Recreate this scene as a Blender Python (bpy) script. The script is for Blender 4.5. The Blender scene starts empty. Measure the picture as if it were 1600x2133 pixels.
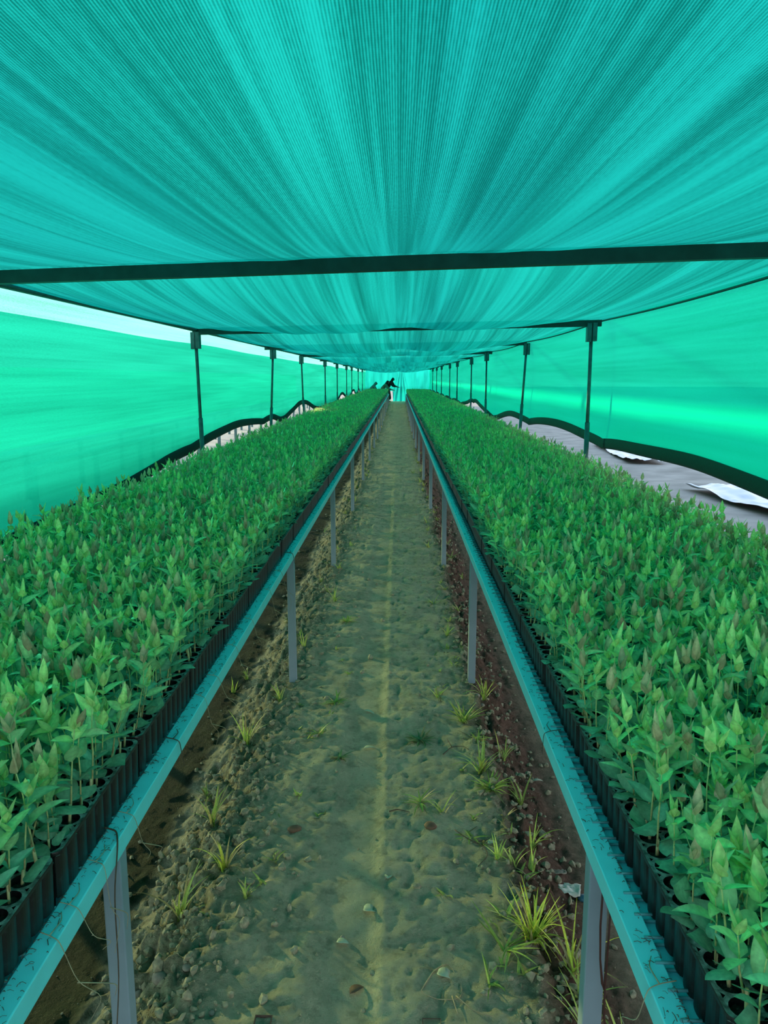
import bpy, bmesh, math, random
import numpy as np
from mathutils import Vector, Matrix

rng = np.random.default_rng(7)
random.seed(7)
scene = bpy.context.scene
COL = scene.collection

# ------------------------------------------------------------------ helpers
class MB:
    """collects vertices, faces and colours, then builds ONE mesh"""
    def __init__(self):
        self.v = []; self.f3 = []; self.f4 = []; self.c = []; self.n = 0; self.uv = None
    def add(self, v, f, col=None):
        v = np.asarray(v, float).reshape(-1, 3)
        self.v.append(v)
        if col is None: col = (1, 1, 1)
        c = np.asarray(col, float)
        if c.ndim == 1: c = np.tile(c, (len(v), 1))
        self.c.append(c)
        if isinstance(f, np.ndarray): fs = [f]
        else:
            t = [q for q in f if len(q) == 3]; qd = [q for q in f if len(q) == 4]
            big = [q for q in f if len(q) > 4]
            for b in big:
                for i in range(1, len(b) - 1): t.append((b[0], b[i], b[i + 1]))
            fs = [np.array(x, int) for x in (t, qd) if x]
        for a in fs:
            if a.size == 0: continue
            (self.f3 if a.shape[1] == 3 else self.f4).append(a + self.n)
        self.n += len(v)
    def box(self, x0, x1, y0, y1, z0, z1, col=None):
        v = [(x, y, z) for x in (x0, x1) for y in (y0, y1) for z in (z0, z1)]
        self.add(v, [(0, 1, 3, 2), (4, 6, 7, 5), (0, 4, 5, 1), (2, 3, 7, 6), (0, 2, 6, 4), (1, 5, 7, 3)], col)
    def tube(self, pts, rad, n=6, col=None, caps=True):
        P = np.asarray(pts, float); m = len(P)
        rad = np.full(m, rad) if np.isscalar(rad) else np.asarray(rad, float)
        T = np.gradient(P, axis=0); T /= np.linalg.norm(T, axis=1)[:, None] + 1e-12
        up = np.array([0, 0, 1.0]) if abs(T[0][2]) < .9 else np.array([1.0, 0, 0])
        vs = []
        for i in range(m):
            a = np.cross(T[i], up); a /= np.linalg.norm(a) + 1e-12
            b = np.cross(a, T[i]); up = b
            for k in range(n):
                t = 2 * math.pi * k / n
                vs.append(P[i] + rad[i] * (math.cos(t) * a + math.sin(t) * b))
        fs = []
        for i in range(m - 1):
            for k in range(n):
                k2 = (k + 1) % n
                fs.append((i * n + k, i * n + k2, (i + 1) * n + k2, (i + 1) * n + k))
        if caps:
            fs.append(tuple(range(n - 1, -1, -1))); fs.append(tuple((m - 1) * n + k for k in range(n)))
        if col is not None and np.asarray(col).ndim == 2: col = np.repeat(np.asarray(col), n, axis=0)
        self.add(vs, fs, col)
    def grid(self, P, col=None):
        P = np.asarray(P, float); a, b = P.shape[:2]
        idx = np.arange(a * b).reshape(a, b)
        q = np.stack([idx[:-1, :-1], idx[1:, :-1], idx[1:, 1:], idx[:-1, 1:]], -1).reshape(-1, 4)
        self.add(P.reshape(-1, 3), q, col)
    def mesh(self, name, mat=None, smooth=False):
        me = bpy.data.meshes.new(name)
        v = np.concatenate(self.v); c = np.concatenate(self.c)
        f3 = np.concatenate(self.f3) if self.f3 else np.zeros((0, 3), int)
        f4 = np.concatenate(self.f4) if self.f4 else np.zeros((0, 4), int)
        nl = f3.size + f4.size; nf = len(f3) + len(f4)
        me.vertices.add(len(v)); me.vertices.foreach_set('co', v.astype(np.float32).ravel())
        me.loops.add(nl); me.loops.foreach_set('vertex_index', np.concatenate([f3.ravel(), f4.ravel()]).astype(np.int32))
        me.polygons.add(nf)
        st = np.concatenate([np.arange(len(f3)) * 3, f3.size + np.arange(len(f4)) * 4]).astype(np.int32)
        me.polygons.foreach_set('loop_start', st)
        me.polygons.foreach_set('use_smooth', np.full(nf, bool(smooth)))
        at = me.color_attributes.new('Col', 'FLOAT_COLOR', 'POINT')
        at.data.foreach_set('color', np.concatenate([c, np.ones((len(c), 1))], 1).astype(np.float32).ravel())
        me.update(calc_edges=True); me.validate()
        if mat: me.materials.append(mat)
        return me
    def build(self, name, mat, parent=None, smooth=False):
        return link(name, self.mesh(name, mat, smooth), parent)

def link(name, me, parent=None):
    o = bpy.data.objects.new(name, me); COL.objects.link(o)
    if parent: o.parent = parent
    return o
def tag(o, label=None, cat=None, group=None, kind=None):
    if label: o['label'] = label
    if cat: o['category'] = cat
    if group: o['group'] = group
    if kind: o['kind'] = kind
    return o
def empty(name, loc=(0, 0, 0), rz=0):
    o = bpy.data.objects.new(name, None); COL.objects.link(o)
    o.location = loc; o.rotation_euler = (0, 0, rz); o.empty_display_size = .05
    return o

ONES = ['', 'first', 'second', 'third', 'fourth', 'fifth', 'sixth', 'seventh', 'eighth', 'ninth', 'tenth', 'eleventh', 'twelfth',
        'thirteenth', 'fourteenth', 'fifteenth', 'sixteenth', 'seventeenth', 'eighteenth', 'nineteenth']
TENS = ['', '', 'twent', 'thirt', 'fort', 'fift', 'sixt', 'sevent', 'eight', 'ninet']
def ordinal(n):
    if n < 20: return ONES[n]
    if n < 100: return TENS[n // 10] + ('ieth' if n % 10 == 0 else 'y-' + ONES[n % 10])
    return 'hundredth' if n == 100 else 'hundred-and-' + ordinal(n - 100)

# ------------------------------------------------------------------ noise (numpy)
def _h(ix, iy, s):
    n = (ix.astype(np.int64) * 374761393 + iy.astype(np.int64) * 668265263 + s * 2147483647) & 0x7fffffff
    n = ((n ^ (n >> 13)) * 1274126177) & 0x7fffffff
    return ((n ^ (n >> 16)) & 0xffff) / 65535.0
def vnoise(x, y, s=0):
    ix = np.floor(x); iy = np.floor(y); fx = x - ix; fy = y - iy
    fx = fx * fx * (3 - 2 * fx); fy = fy * fy * (3 - 2 * fy)
    a = _h(ix, iy, s); b = _h(ix + 1, iy, s); c = _h(ix, iy + 1, s); d = _h(ix + 1, iy + 1, s)
    return (a + (b - a) * fx) * (1 - fy) + (c + (d - c) * fx) * fy - .5
def fbm(x, y, s=0, o=4):
    r = 0; a = 1
    for k in range(o):
        r = r + a * vnoise(x * 2 ** k + 13.7 * k, y * 2 ** k - 7.1 * k, s + k); a *= .5
    return r
def sstep(a, b, x):
    t = np.clip((x - a) / (b - a), 0, 1); return t * t * (3 - 2 * t)

# ------------------------------------------------------------------ materials
def mat(name):
    m = bpy.data.materials.new(name); m.use_nodes = True
    nt = m.node_tree; nt.nodes.clear()
    out = nt.nodes.new('ShaderNodeOutputMaterial')
    return m, nt, out
def N(nt, t, **kw):
    n = nt.nodes.new(t)
    for k, v in kw.items():
        if k.startswith('i_'): n.inputs[k[2:].replace('_', ' ')].default_value = v
        else: setattr(n, k, v)
    return n
def L(nt, a, b): nt.links.new(a, b)
def rgba(c): return (c[0], c[1], c[2], 1)
def mixc(nt, fac, a, b, mode='MIX'):
    n = nt.nodes.new('ShaderNodeMix'); n.data_type = 'RGBA'; n.blend_type = mode
    for i, x in ((0, fac), (6, a), (7, b)):
        if hasattr(x, 'is_output'): L(nt, x, n.inputs[i])
        elif isinstance(x, (int, float)): n.inputs[i].default_value = x
        else: n.inputs[i].default_value = rgba(x)
    return n.outputs[2]
def math_(nt, op, a, b=None, c=None, clamp=False):
    n = nt.nodes.new('ShaderNodeMath'); n.operation = op; n.use_clamp = clamp
    for i, x in enumerate((a, b, c)):
        if x is None: continue
        if hasattr(x, 'is_output'): L(nt, x, n.inputs[i])
        else: n.inputs[i].default_value = x
    return n.outputs[0]
def ramp(nt, x, lo, hi, a=0., b=1.):
    n = nt.nodes.new('ShaderNodeMapRange'); n.inputs[1].default_value = lo; n.inputs[2].default_value = hi
    n.inputs[3].default_value = a; n.inputs[4].default_value = b; L(nt, x, n.inputs[0]); return n.outputs[0]
def noise(nt, vec, scale=(1, 1, 1), s=1., detail=3., rough=.5):
    mp = N(nt, 'ShaderNodeMapping'); mp.inputs['Scale'].default_value = scale; L(nt, vec, mp.inputs[0])
    n = N(nt, 'ShaderNodeTexNoise'); n.inputs['Scale'].default_value = s; n.inputs['Detail'].default_value = detail
    n.inputs['Roughness'].default_value = rough
    L(nt, mp.outputs[0], n.inputs['Vector']); return n.outputs[0]

def simple(name, col, rough=.6, var=.15, scale=30., metal=0., bump=0., spec=.5, col2=None, thr=None):
    m, nt, out = mat(name)
    tc = N(nt, 'ShaderNodeTexCoord'); b = N(nt, 'ShaderNodeBsdfPrincipled')
    n = noise(nt, tc.outputs['Object'], s=scale, detail=4)
    c2 = col2 or tuple(x * (1 - var * 2) for x in col)
    lo, hi = thr or (.3, .7)
    L(nt, mixc(nt, ramp(nt, n, lo, hi), c2, col), b.inputs['Base Color'])
    b.inputs['Roughness'].default_value = rough; b.inputs['Metallic'].default_value = metal
    b.inputs['Specular IOR Level'].default_value = spec
    if bump:
        bp = N(nt, 'ShaderNodeBump'); bp.inputs['Strength'].default_value = bump; bp.inputs['Distance'].default_value = .004
        L(nt, n, bp.inputs['Height']); L(nt, bp.outputs[0], b.inputs['Normal'])
    L(nt, b.outputs[0], out.inputs[0]); return m

def net(name, trans, refl, clear, clear_col, along='y', pitch=.0036, streak=1., weave=.5):
    """knitted shade cloth: light passes through the tapes (translucent) and straight through the pinholes (transparent)"""
    m, nt, out = mat(name)
    tc = N(nt, 'ShaderNodeTexCoord'); P = tc.outputs['Object']
    sx = N(nt, 'ShaderNodeSeparateXYZ'); L(nt, P, sx.inputs[0])
    X, Y, Z = sx.outputs
    if along == 'roof': acr, lon = X, Y; sc1, sc2, sc3 = (9, .22, 1), (60, .5, 1), (300, 40, 1)
    elif along == 'side': acr, lon = Z, Y; sc1, sc2, sc3 = (1, .22, 7), (1, .6, 45), (1, 40, 260)
    else: acr, lon = X, Z; sc1, sc2, sc3 = (3, 1, .6), (20, 1, .9), (200, 1, 40)
    big = noise(nt, P, sc1, 1., 4); med = noise(nt, P, sc2, 1., 3); fin = noise(nt, P, sc3, 1., 2)
    wob = noise(nt, P, sc2, .5, 2)
    # threads: periodic dark/bright lines along the cloth
    ph = math_(nt, 'MULTIPLY_ADD', acr, 2 * math.pi / pitch, math_(nt, 'MULTIPLY', wob, 5.))
    th = math_(nt, 'MULTIPLY_ADD', math_(nt, 'SINE', ph), .5, .5)
    th2 = math_(nt, 'MULTIPLY_ADD', math_(nt, 'SINE', math_(nt, 'MULTIPLY', lon, 2 * math.pi / (pitch * 1.7))), .5, .5)
    d = math_(nt, 'ADD', ramp(nt, big, .3, .7, -.22 * streak, .22 * streak), ramp(nt, med, .3, .7, -.14 * streak, .14 * streak))
    d = math_(nt, 'ADD', d, ramp(nt, fin, .3, .7, -.12, .12))
    d = math_(nt, 'ADD', d, ramp(nt, th, 0, 1, -.32 * weave, .32 * weave))
    d = math_(nt, 'ADD', d, ramp(nt, th2, 0, 1, -.03 * weave, .03 * weave))
    dens = math_(nt, 'ADD', d, 1., clamp=False)
    tcol = mixc(nt, ramp(nt, dens, .45, 1.55), tuple(x * .45 for x in trans), tuple(min(1, x * 1.5) for x in trans))
    tr = N(nt, 'ShaderNodeBsdfTranslucent'); L(nt, tcol, tr.inputs['Color'])
    df = N(nt, 'ShaderNodeBsdfDiffuse'); df.inputs['Color'].default_value = rgba(refl)
    tp = N(nt, 'ShaderNodeBsdfTransparent'); tp.inputs['Color'].default_value = rgba(clear_col)
    ad = N(nt, 'ShaderNodeAddShader'); L(nt, tr.outputs[0], ad.inputs[0]); L(nt, df.outputs[0], ad.inputs[1])
    mx = N(nt, 'ShaderNodeMixShader')
    L(nt, math_(nt, 'MULTIPLY', ramp(nt, dens, .5, 1.5, .35, 1.65), clear), mx.inputs[0])
    L(nt, ad.outputs[0], mx.inputs[1]); L(nt, tp.outputs[0], mx.inputs[2])
    L(nt, mx.outputs[0], out.inputs[0]); return m

M = {}
M['roof_net'] = net('roof_net', (.002, .146, .108), (.003, .12, .088), .05, (.05, .80, .74), 'roof', streak=1.9, weave=1.1)
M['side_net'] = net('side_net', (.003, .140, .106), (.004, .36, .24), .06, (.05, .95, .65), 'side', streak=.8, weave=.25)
M['right_net'] = net('right_net', (.003, .215, .158), (.004, .60, .36), .06, (.05, .95, .65), 'side', streak=.8, weave=.25)  # same cloth as the left side, colours raised in place of missing light
M['sun_filter_net'] = net('sun_filter_net', (.05, .5, .3), (.03, .3, .2), .20, (.9, 1, .55), 'side', weave=.25)  # openness and yellow tint chosen to weaken the sun reaching the path
M['strip_net'] = net('strip_net', (.04, .24, .20), (.03, .2, .18), .37, (.40, 1, .86), 'side', weave=.5)
M['back_net'] = net('back_net', (.003, .165, .15), (.004, .18, .15), .06, (.03, .95, .9), 'back')
M['hem'] = simple('hem_fabric', (.002, .020, .016), .8, .3, 60)
M['rail'] = simple('bench_paint_lit', (.20, .88, .98), .38, .05, 14, spec=.6)  # bench paint with the cyan light on the rail tops put into its colour
M['leg'] = simple('bench_paint_shaded', (.24, .32, .39), .45, .06, 9, spec=.5)  # same bench paint, darkened for the weaker light on legs and bars
M['rod'] = simple('rod_steel', (.10, .34, .37), .5, .1, 30)
M['post'] = simple('post_steel', (.10, .16, .17), .5, .2, 20, metal=.2)
M['beam'] = simple('beam_steel', (.03, .06, .055), .55, .2, 18, metal=.1)
def tray_mat():
    m, nt, out = mat('tray_plastic'); tc = N(nt, 'ShaderNodeTexCoord'); b = N(nt, 'ShaderNodeBsdfPrincipled')
    ge = N(nt, 'ShaderNodeNewGeometry'); sp = N(nt, 'ShaderNodeSeparateXYZ'); L(nt, ge.outputs['True Normal'], sp.inputs[0])
    n = noise(nt, tc.outputs['Object'], s=70, detail=5, rough=.65)
    dust = math_(nt, 'MULTIPLY', ramp(nt, sp.outputs[2], .6, .95), ramp(nt, n, .35, .62, .05, 1.), clamp=True)
    c = mixc(nt, dust, mixc(nt, ramp(nt, n, .55, .75), (.007, .008, .008), (.03, .036, .033)), (.30, .36, .33))
    L(nt, c, b.inputs['Base Color']); L(nt, math_(nt, 'MULTIPLY_ADD', dust, .4, .38), b.inputs['Roughness'])
    L(nt, b.outputs[0], out.inputs[0]); return m
M['tray'] = tray_mat()
M['soil'] = simple('potting_soil', (.012, .010, .008), .9, .2, 260, col2=(.09, .075, .055), thr=(.68, .6), bump=.8)
M['root'] = simple('root_fibre', (.45, .36, .22), .8, .2, 80)
M['dark_root'] = simple('dark_root', (.10, .07, .045), .85, .2, 80)
M['pebble'] = simple('pebble_stone', (.34, .29, .23), .8, .2, 60, bump=.4)
M['pale_leaf'] = simple('dry_leaf', (.42, .50, .36), .7, .15, 60)
M['brown_leaf'] = simple('brown_leaf', (.16, .09, .05), .8, .2, 60)
M['paper'] = simple('paper_scrap', (.72, .70, .60), .8, .05, 25, col2=(.22, .42, .42), thr=(.36, .42))
M['blue_plastic'] = simple('blue_plastic', (.05, .16, .24), .4, .1, 30)
M['white_plastic'] = simple('white_sheet', (.38, .36, .41), .35, .03, 6, bump=.3)
M['skin'] = simple('skin', (.30, .17, .11), .55, .05, 20)
M['black_cloth'] = simple('black_cloth', (.008, .008, .011), .85, .2, 25)
M['olive_cloth'] = simple('olive_cloth', (.16, .22, .15), .85, .15, 25)
M['grey_cloth'] = simple('grey_teal_cloth', (.16, .25, .25), .85, .15, 25)
M['rust'] = simple('rust_drip', (.07, .022, .018), .7, .1, 60)
M['tube_steel'] = simple('rusty_tube', (.10, .06, .045), .7, .25, 60)

def leafmat(name, gloss=.45, tl=.35):
    m, nt, out = mat(name)
    at = N(nt, 'ShaderNodeAttribute'); at.attribute_name = 'Col'
    tc = N(nt, 'ShaderNodeTexCoord')
    n = noise(nt, tc.outputs['Object'], s=140., detail=2)
    c = mixc(nt, 1., at.outputs['Color'], mixc(nt, ramp(nt, n, .3, .7), (.8, .8, .8), (1.15, 1.15, 1.15)), 'MULTIPLY')
    b = N(nt, 'ShaderNodeBsdfPrincipled'); L(nt, c, b.inputs['Base Color']); b.inputs['Roughness'].default_value = gloss
    b.inputs['Specular IOR Level'].default_value = .4
    t = N(nt, 'ShaderNodeBsdfTranslucent'); L(nt, c, t.inputs['Color'])
    mx = N(nt, 'ShaderNodeMixShader'); mx.inputs[0].default_value = tl
    L(nt, b.outputs[0], mx.inputs[1]); L(nt, t.outputs[0], mx.inputs[2]); L(nt, mx.outputs[0], out.inputs[0]); return m
M['leaf'] = leafmat('leaf_green'); M['grass'] = leafmat('grass_green', .5, .4)

def ground_mat():
    m, nt, out = mat('nursery_soil')
    at = N(nt, 'ShaderNodeAttribute'); at.attribute_name = 'Col'
    tc = N(nt, 'ShaderNodeTexCoord'); P = tc.outputs['Object']
    sp = N(nt, 'ShaderNodeSeparateColor'); L(nt, at.outputs['Color'], sp.inputs[0])
    bank, wet, red = sp.outputs     # soil masks: crumbly bank, wet mud with shade in its colour, redder right bank
    n1 = noise(nt, P, s=5, detail=6, rough=.6); n2 = noise(nt, P, s=45, detail=5, rough=.65); n3 = noise(nt, P, s=260, detail=3); n4_ = noise(nt, P, s=19, detail=7, rough=.72)
    path = mixc(nt, ramp(nt, n1, .35, .65), (.60, .58, .38), (.37, .37, .24))
    path = mixc(nt, ramp(nt, n2, .35, .75, 0, .6), path, (.66, .64, .44))
    clod = mixc(nt, ramp(nt, n2, .3, .7), (.20, .195, .12), (.52, .50, .33))
    redc = mixc(nt, ramp(nt, n2, .3, .7), (.11, .062, .042), (.22, .135, .095))
    mud = mixc(nt, ramp(nt, n1, .3, .7), (.004, .022, .008), (.010, .042, .016))  # wet mud, darkened further to stand for the shade under the bench
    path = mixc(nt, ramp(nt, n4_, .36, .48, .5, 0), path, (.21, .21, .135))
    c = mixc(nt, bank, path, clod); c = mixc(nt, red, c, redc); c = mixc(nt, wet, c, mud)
    c = mixc(nt, ramp(nt, n3, .68, .74, 0, .5), c, (.45, .42, .34))
    b = N(nt, 'ShaderNodeBsdfPrincipled'); L(nt, c, b.inputs['Base Color'])
    L(nt, math_(nt, 'MULTIPLY_ADD', wet, -.30, .92), b.inputs['Roughness'])
    L(nt, math_(nt, 'MULTIPLY_ADD', wet, -.08, .12), b.inputs['Specular IOR Level'])
    n4 = noise(nt, P, s=24, detail=8, rough=.75)
    hh = math_(nt, 'ADD', math_(nt, 'MULTIPLY_ADD', n3, .3, n2), math_(nt, 'MULTIPLY', n4, 1.6))
    bp = N(nt, 'ShaderNodeBump'); bp.inputs['Strength'].default_value = .8; bp.inputs['Distance'].default_value = .04
    L(nt, hh, bp.inputs['Height']); L(nt, bp.outputs[0], b.inputs['Normal'])
    L(nt, b.outputs[0], out.inputs[0]); return m
M['ground'] = ground_mat()
M['clod'] = simple('soil_clod', (.36, .34, .22), .95, .25, 90, bump=.6)
M['sand'] = simple('pale_sand', (.235, .20, .18), .95, .22, 2.2, bump=.9)

# ------------------------------------------------------------------ layout constants (metres)
XL, XR = -1.86, 1.68             # eaves
ZL, ZR = 1.985, 2.025            # roof cloth height on the eaves
RAIL_L, RAIL_R = -.527, .362      # aisle-side faces of the benches
RZ = .69                         # top of the bench rails
Y_END = 42.0
NBAY = 13
YL = [-7.9 + 3.75 * k for k in range(NBAY + 2)]     # left ends of the roof beams (the frames stand slightly askew)
YL = [3.3 + 3.78 * (k - 3) for k in range(NBAY + 2)]
YR = [y - .5 for y in YL]

# ------------------------------------------------------------------ ground
def rise(y): return .22 * sstep(24, 46, y)
def gheight(x, y):
    """soil height: flat path, crumbly shoulders, wet trenches under the benches"""
    wob = .05 * vnoise(y * .9, x * 0, 5)
    lb = sstep(-.52 + wob, -.84 + wob, x); rb = sstep(.36 + wob, .62 + wob, x)
    z = -.14 * lb * (1 - sstep(-1.6, -1.95, x)) - .11 * rb * (1 - sstep(1.4, 1.75, x))
    ins = sstep(-2.2, -1.9, x) * (1 - sstep(1.75, 2.05, x))
    cx = -.062 + .025 * vnoise(y * .6, y * 0, 9)
    dx_ = x - cx; rut = sstep(-.20, -.13, dx_) * (1 - sstep(-.034, .012, dx_))
    edge = np.exp(-((x - cx - .012) / .010) ** 2)
    z = z - .012 * rut * (1 - sstep(9, 16, y)) + .0035 * edge * (.6 + .8 * vnoise(y * 30, x * 20, 3)) * (1 - sstep(5, 10, y))
    pathm = (1 - lb) * (1 - rb)
    bankL = np.exp(-((x + .66 - wob) / .15) ** 2); bankR = np.exp(-((x - .47 - wob) / .13) ** 2)
    z = z + pathm * (.022 * fbm(x * 3.2, y * 4.2, 21, 4) + .016 * fbm(x * 4, y * 9, 31, 3) * sstep(2.5, 6, y))
    dm = np.maximum(0, vnoise(x * 28, y * 28, 61)) ** 2
    dm2 = np.maximum(0, vnoise(x * 52 + 3, y * 47, 67)) ** 1.5
    z = z - pathm * (.045 * dm + .012 * dm2) * (1 - rut) + pathm * (1 - rut) * .006 * fbm(x * 26, y * 26, 81, 3)
    cl = np.abs(fbm(x * 13, y * 13, 41, 4))
    z = z + (bankL + .75 * bankR) * (
        .085 * (cl - .18) + .045 * fbm(x * 34, y * 34, 47, 2))
    z = z + (1 - pathm) * .01 * fbm(x * 9, y * 9, 51, 3)
    return (z * ins) + rise(y) * sstep(-2.1, -1.6, x) * (1 - sstep(1.5, 1.95, x))
def gz(x, y): return float(gheight(np.array([float(x)]), np.array([float(y)]))[0])

ys = [-9.5, -7, -5, -3.5, -2, -1, -.3, .2, .5, .7, .8]
while ys[-1] < 48: ys.append(ys[-1] * 1.0062 + .0012)
ys = np.array(ys)
xs = np.concatenate([np.linspace(-2.3, -1.05, 36), np.linspace(-1.03, .85, 230), np.linspace(.9, 2.15, 36)])
GX, GY = np.meshgrid(xs, ys, indexing='ij')
GZ = gheight(GX, GY)
wob = .05 * vnoise(GY * .9, GX * 0, 5)
nz = .05 * fbm(GX * 7, GY * 7, 77, 3)
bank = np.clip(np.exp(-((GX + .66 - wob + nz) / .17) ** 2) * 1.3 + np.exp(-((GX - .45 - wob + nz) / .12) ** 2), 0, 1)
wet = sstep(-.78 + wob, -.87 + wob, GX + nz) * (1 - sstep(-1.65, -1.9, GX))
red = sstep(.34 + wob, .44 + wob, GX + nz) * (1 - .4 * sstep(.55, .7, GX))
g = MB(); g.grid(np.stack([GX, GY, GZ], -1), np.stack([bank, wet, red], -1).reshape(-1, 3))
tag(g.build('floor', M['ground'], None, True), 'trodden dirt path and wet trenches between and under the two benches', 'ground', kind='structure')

t = MB()
def patch(x0, x1, y0, y1, n, m):
    X, Y = np.meshgrid(np.linspace(x0, x1, n), np.linspace(y0, y1, m), indexing='ij')
    Z = .05 * fbm(X * .8, Y * .8, 3, 3) * sstep(0, .6, np.minimum(np.abs(X + 2.3), np.abs(X - 2.15))) - .004
    t.grid(np.stack([X, Y, Z], -1))
patch(-60, -2.3, -9.5, 48, 120, 140); patch(2.15, 60, -9.5, 48, 120, 140)
patch(-60, 60, 48, 140, 60, 40); patch(-60, 60, -60, -9.5, 40, 30)
tag(t.build('terrain', M['sand'], None, True), 'pale open sand outside the shade house below the nets', 'ground', kind='structure')

# loose clods: nobody could count them
ico = bmesh.new(); bmesh.ops.create_icosphere(ico, subdivisions=1, radius=1)
IV = np.array([v.co[:] for v in ico.verts]); IF = np.array([[v.index for v in f.verts] for f in ico.faces]); ico.free()
c = MB()
for i in range(8000):
    y = .95 + 9 * rng.random() ** 2.2
    if rng.random() < .62: x = -.64 + .11 * rng.normal()
    else: x = .46 + .09 * rng.normal()
    if rng.random() < .05: x = rng.uniform(-.5, .36)
    s = .0022 + .012 * rng.random() ** 3
    v = IV * (s * rng.uniform(.6, 1.4, 3)) * (1 + .8 * (rng.random((len(IV), 1)) - .5))
    a = rng.random() * 6.28; R = np.array([[math.cos(a), -math.sin(a), 0], [math.sin(a), math.cos(a), 0], [0, 0, 1]])
    c.add(v @ R.T + (x, y, gz(x, y) + s * .25), IF)
tag(c.build('soil_crumbs', M['clod'], None, False), 'loose crumbs of dry soil along both shoulders of the path', 'soil', kind='stuff')

# ------------------------------------------------------------------ shade nets
def roof_z(u, v, k):
    sag = (.165 + .03 * math.sin(k * 2.1)) * np.power(np.clip(4 * v * (1 - v), 0, 1), .75)
    prof = (1 - np.abs(2 * u - 1) ** 2.6) * (1 - .30 * np.exp(-((u - .53) / .07) ** 2)) * .9 + .10
    return -sag * prof
NU, NV = 90, 22
cols = []
U = np.linspace(0, 1, NU)
UX = U.copy(); UX[0] -= .012; UX[-1] += .016    # the cloth laps over the eaves
rows = []
for k in range(2, NBAY + 1):
    for j in range(NV if k < NBAY else NV + 1):
        v = j / NV
        yl = YL[k] + (YL[k + 1] - YL[k]) * v; yr = YR[k] + (YR[k + 1] - YR[k]) * v
        x = XL + (XR - XL) * UX; y = yl + (yr - yl) * U
        z = ZL + (ZR - ZL) * U + .008 + roof_z(U, v, k)
        env = math.sin(math.pi * v) ** .5 if 0 < v < 1 else 0
        z = z + env * .012 * fbm(x * 7, y * .35, 91, 3) * np.minimum(1, 12 * np.minimum(U, 1 - U))
        rows.append(np.stack([x, y, z], -1))
r = MB(); r.grid(np.array(rows))
tag(r.build('ceiling', M['roof_net'], None, True), 'teal shade cloth roof sagging between the cross beams', 'shade cloth', kind='structure')

def side(name, X, out, ztop, zhem, mname, label, strip=None, y0=-.7, y1=45.0):
    Y = np.arange(y0, y1 + .01, .09); n = 26
    hz = zhem(Y); Tn = np.linspace(0, 1, n)
    ZZ = hz[:, None] + (ztop(Y) - hz)[:, None] * Tn[None]
    YY = np.repeat(Y[:, None], n, 1)
    XX = X + out * (.03 * np.sin(math.pi * Tn)[None] * (1 + .5 * vnoise(YY * .4, ZZ * 1, 3)) + .03 * fbm(YY * .7, ZZ * 2.2, 17, 3) * (1 - Tn)[None] * 2 * .6)
    b = MB(); b.grid(np.stack([XX, YY, ZZ], -1))
    o = tag(b.build(name, M[mname], None, True), label, 'shade cloth', kind='structure')
    h = MB()   # rolled dark hem along the lower edge
    ring = [(-.012, .004), (-.016, -.02), (-.016, -.062), (-.006, -.078), (.008, -.078), (.016, -.06), (.016, -.02), (.012, .004)]
    P = np.stack([np.stack([XX[:, 0] + a, Y, hz + bb * 1.05], -1) for a, bb in ring + ring[:1]], 1)
    h.grid(P); tag(h.build('hem', M['hem'], o, True), 'dark rolled hem')
    if strip is not None:
        s = MB(); zt = strip(Y); Tn = np.linspace(0, 1, 5)
        ZZ = ztop(Y)[:, None] + (zt - ztop(Y))[:, None] * Tn[None]
        YY = np.repeat(Y[:, None], 5, 1)
        s.grid(np.stack([np.full_like(YY, X) + (XX[:, -1] - X)[:, None] * (1 - Tn)[None], YY, ZZ], -1))
        tag(s.build('open_strip', M['strip_net'], o, True), 'thin single layer of cloth glowing white under the eave')
    return o
def hemL(Y):
    k = (Y - YL[0]) / 3.78; f = k - np.floor(k)
    arch = .10 * np.sin(math.pi * f) ** .8
    big = .26 * np.exp(-((Y - 15.2) / 2.0) ** 2) + .22 * np.exp(-((Y - 26) / 1.6) ** 2) + .22 * np.exp(-((Y - 32.5) / 1.6) ** 2) + .2 * np.exp(-((Y - 37) / 1.) ** 2) - .12 * sstep(11.5, 13, Y)
    return .96 - .18 * (1 - sstep(3, 8.5, Y)) + arch * .7 * sstep(5, 9, Y) * (1 - sstep(11, 12.5, Y)) + .02 * sstep(5, 9, Y) + big + .012 * vnoise(Y * 1.3, Y * 0, 2)
def hemR(Y):
    k = (Y - YR[0]) / 3.78; f = k - np.floor(k)
    return 1.03 + .07 * np.sin(math.pi * f) ** .8 - .04 * sstep(8, 12, Y) - .13 * sstep(11.5, 14, Y) + .20 * np.exp(-((Y - 17.8) / 1.6) ** 2) + .012 * vnoise(Y * 1.1, Y * 0, 12)
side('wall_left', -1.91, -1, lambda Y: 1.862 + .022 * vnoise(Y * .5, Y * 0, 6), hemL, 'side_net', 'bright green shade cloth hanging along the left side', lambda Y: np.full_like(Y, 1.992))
side('wall_right', 1.73, 1, lambda Y: np.full_like(Y, 2.034), hemR, 'right_net', 'bright green shade cloth hanging along the right side')

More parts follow.
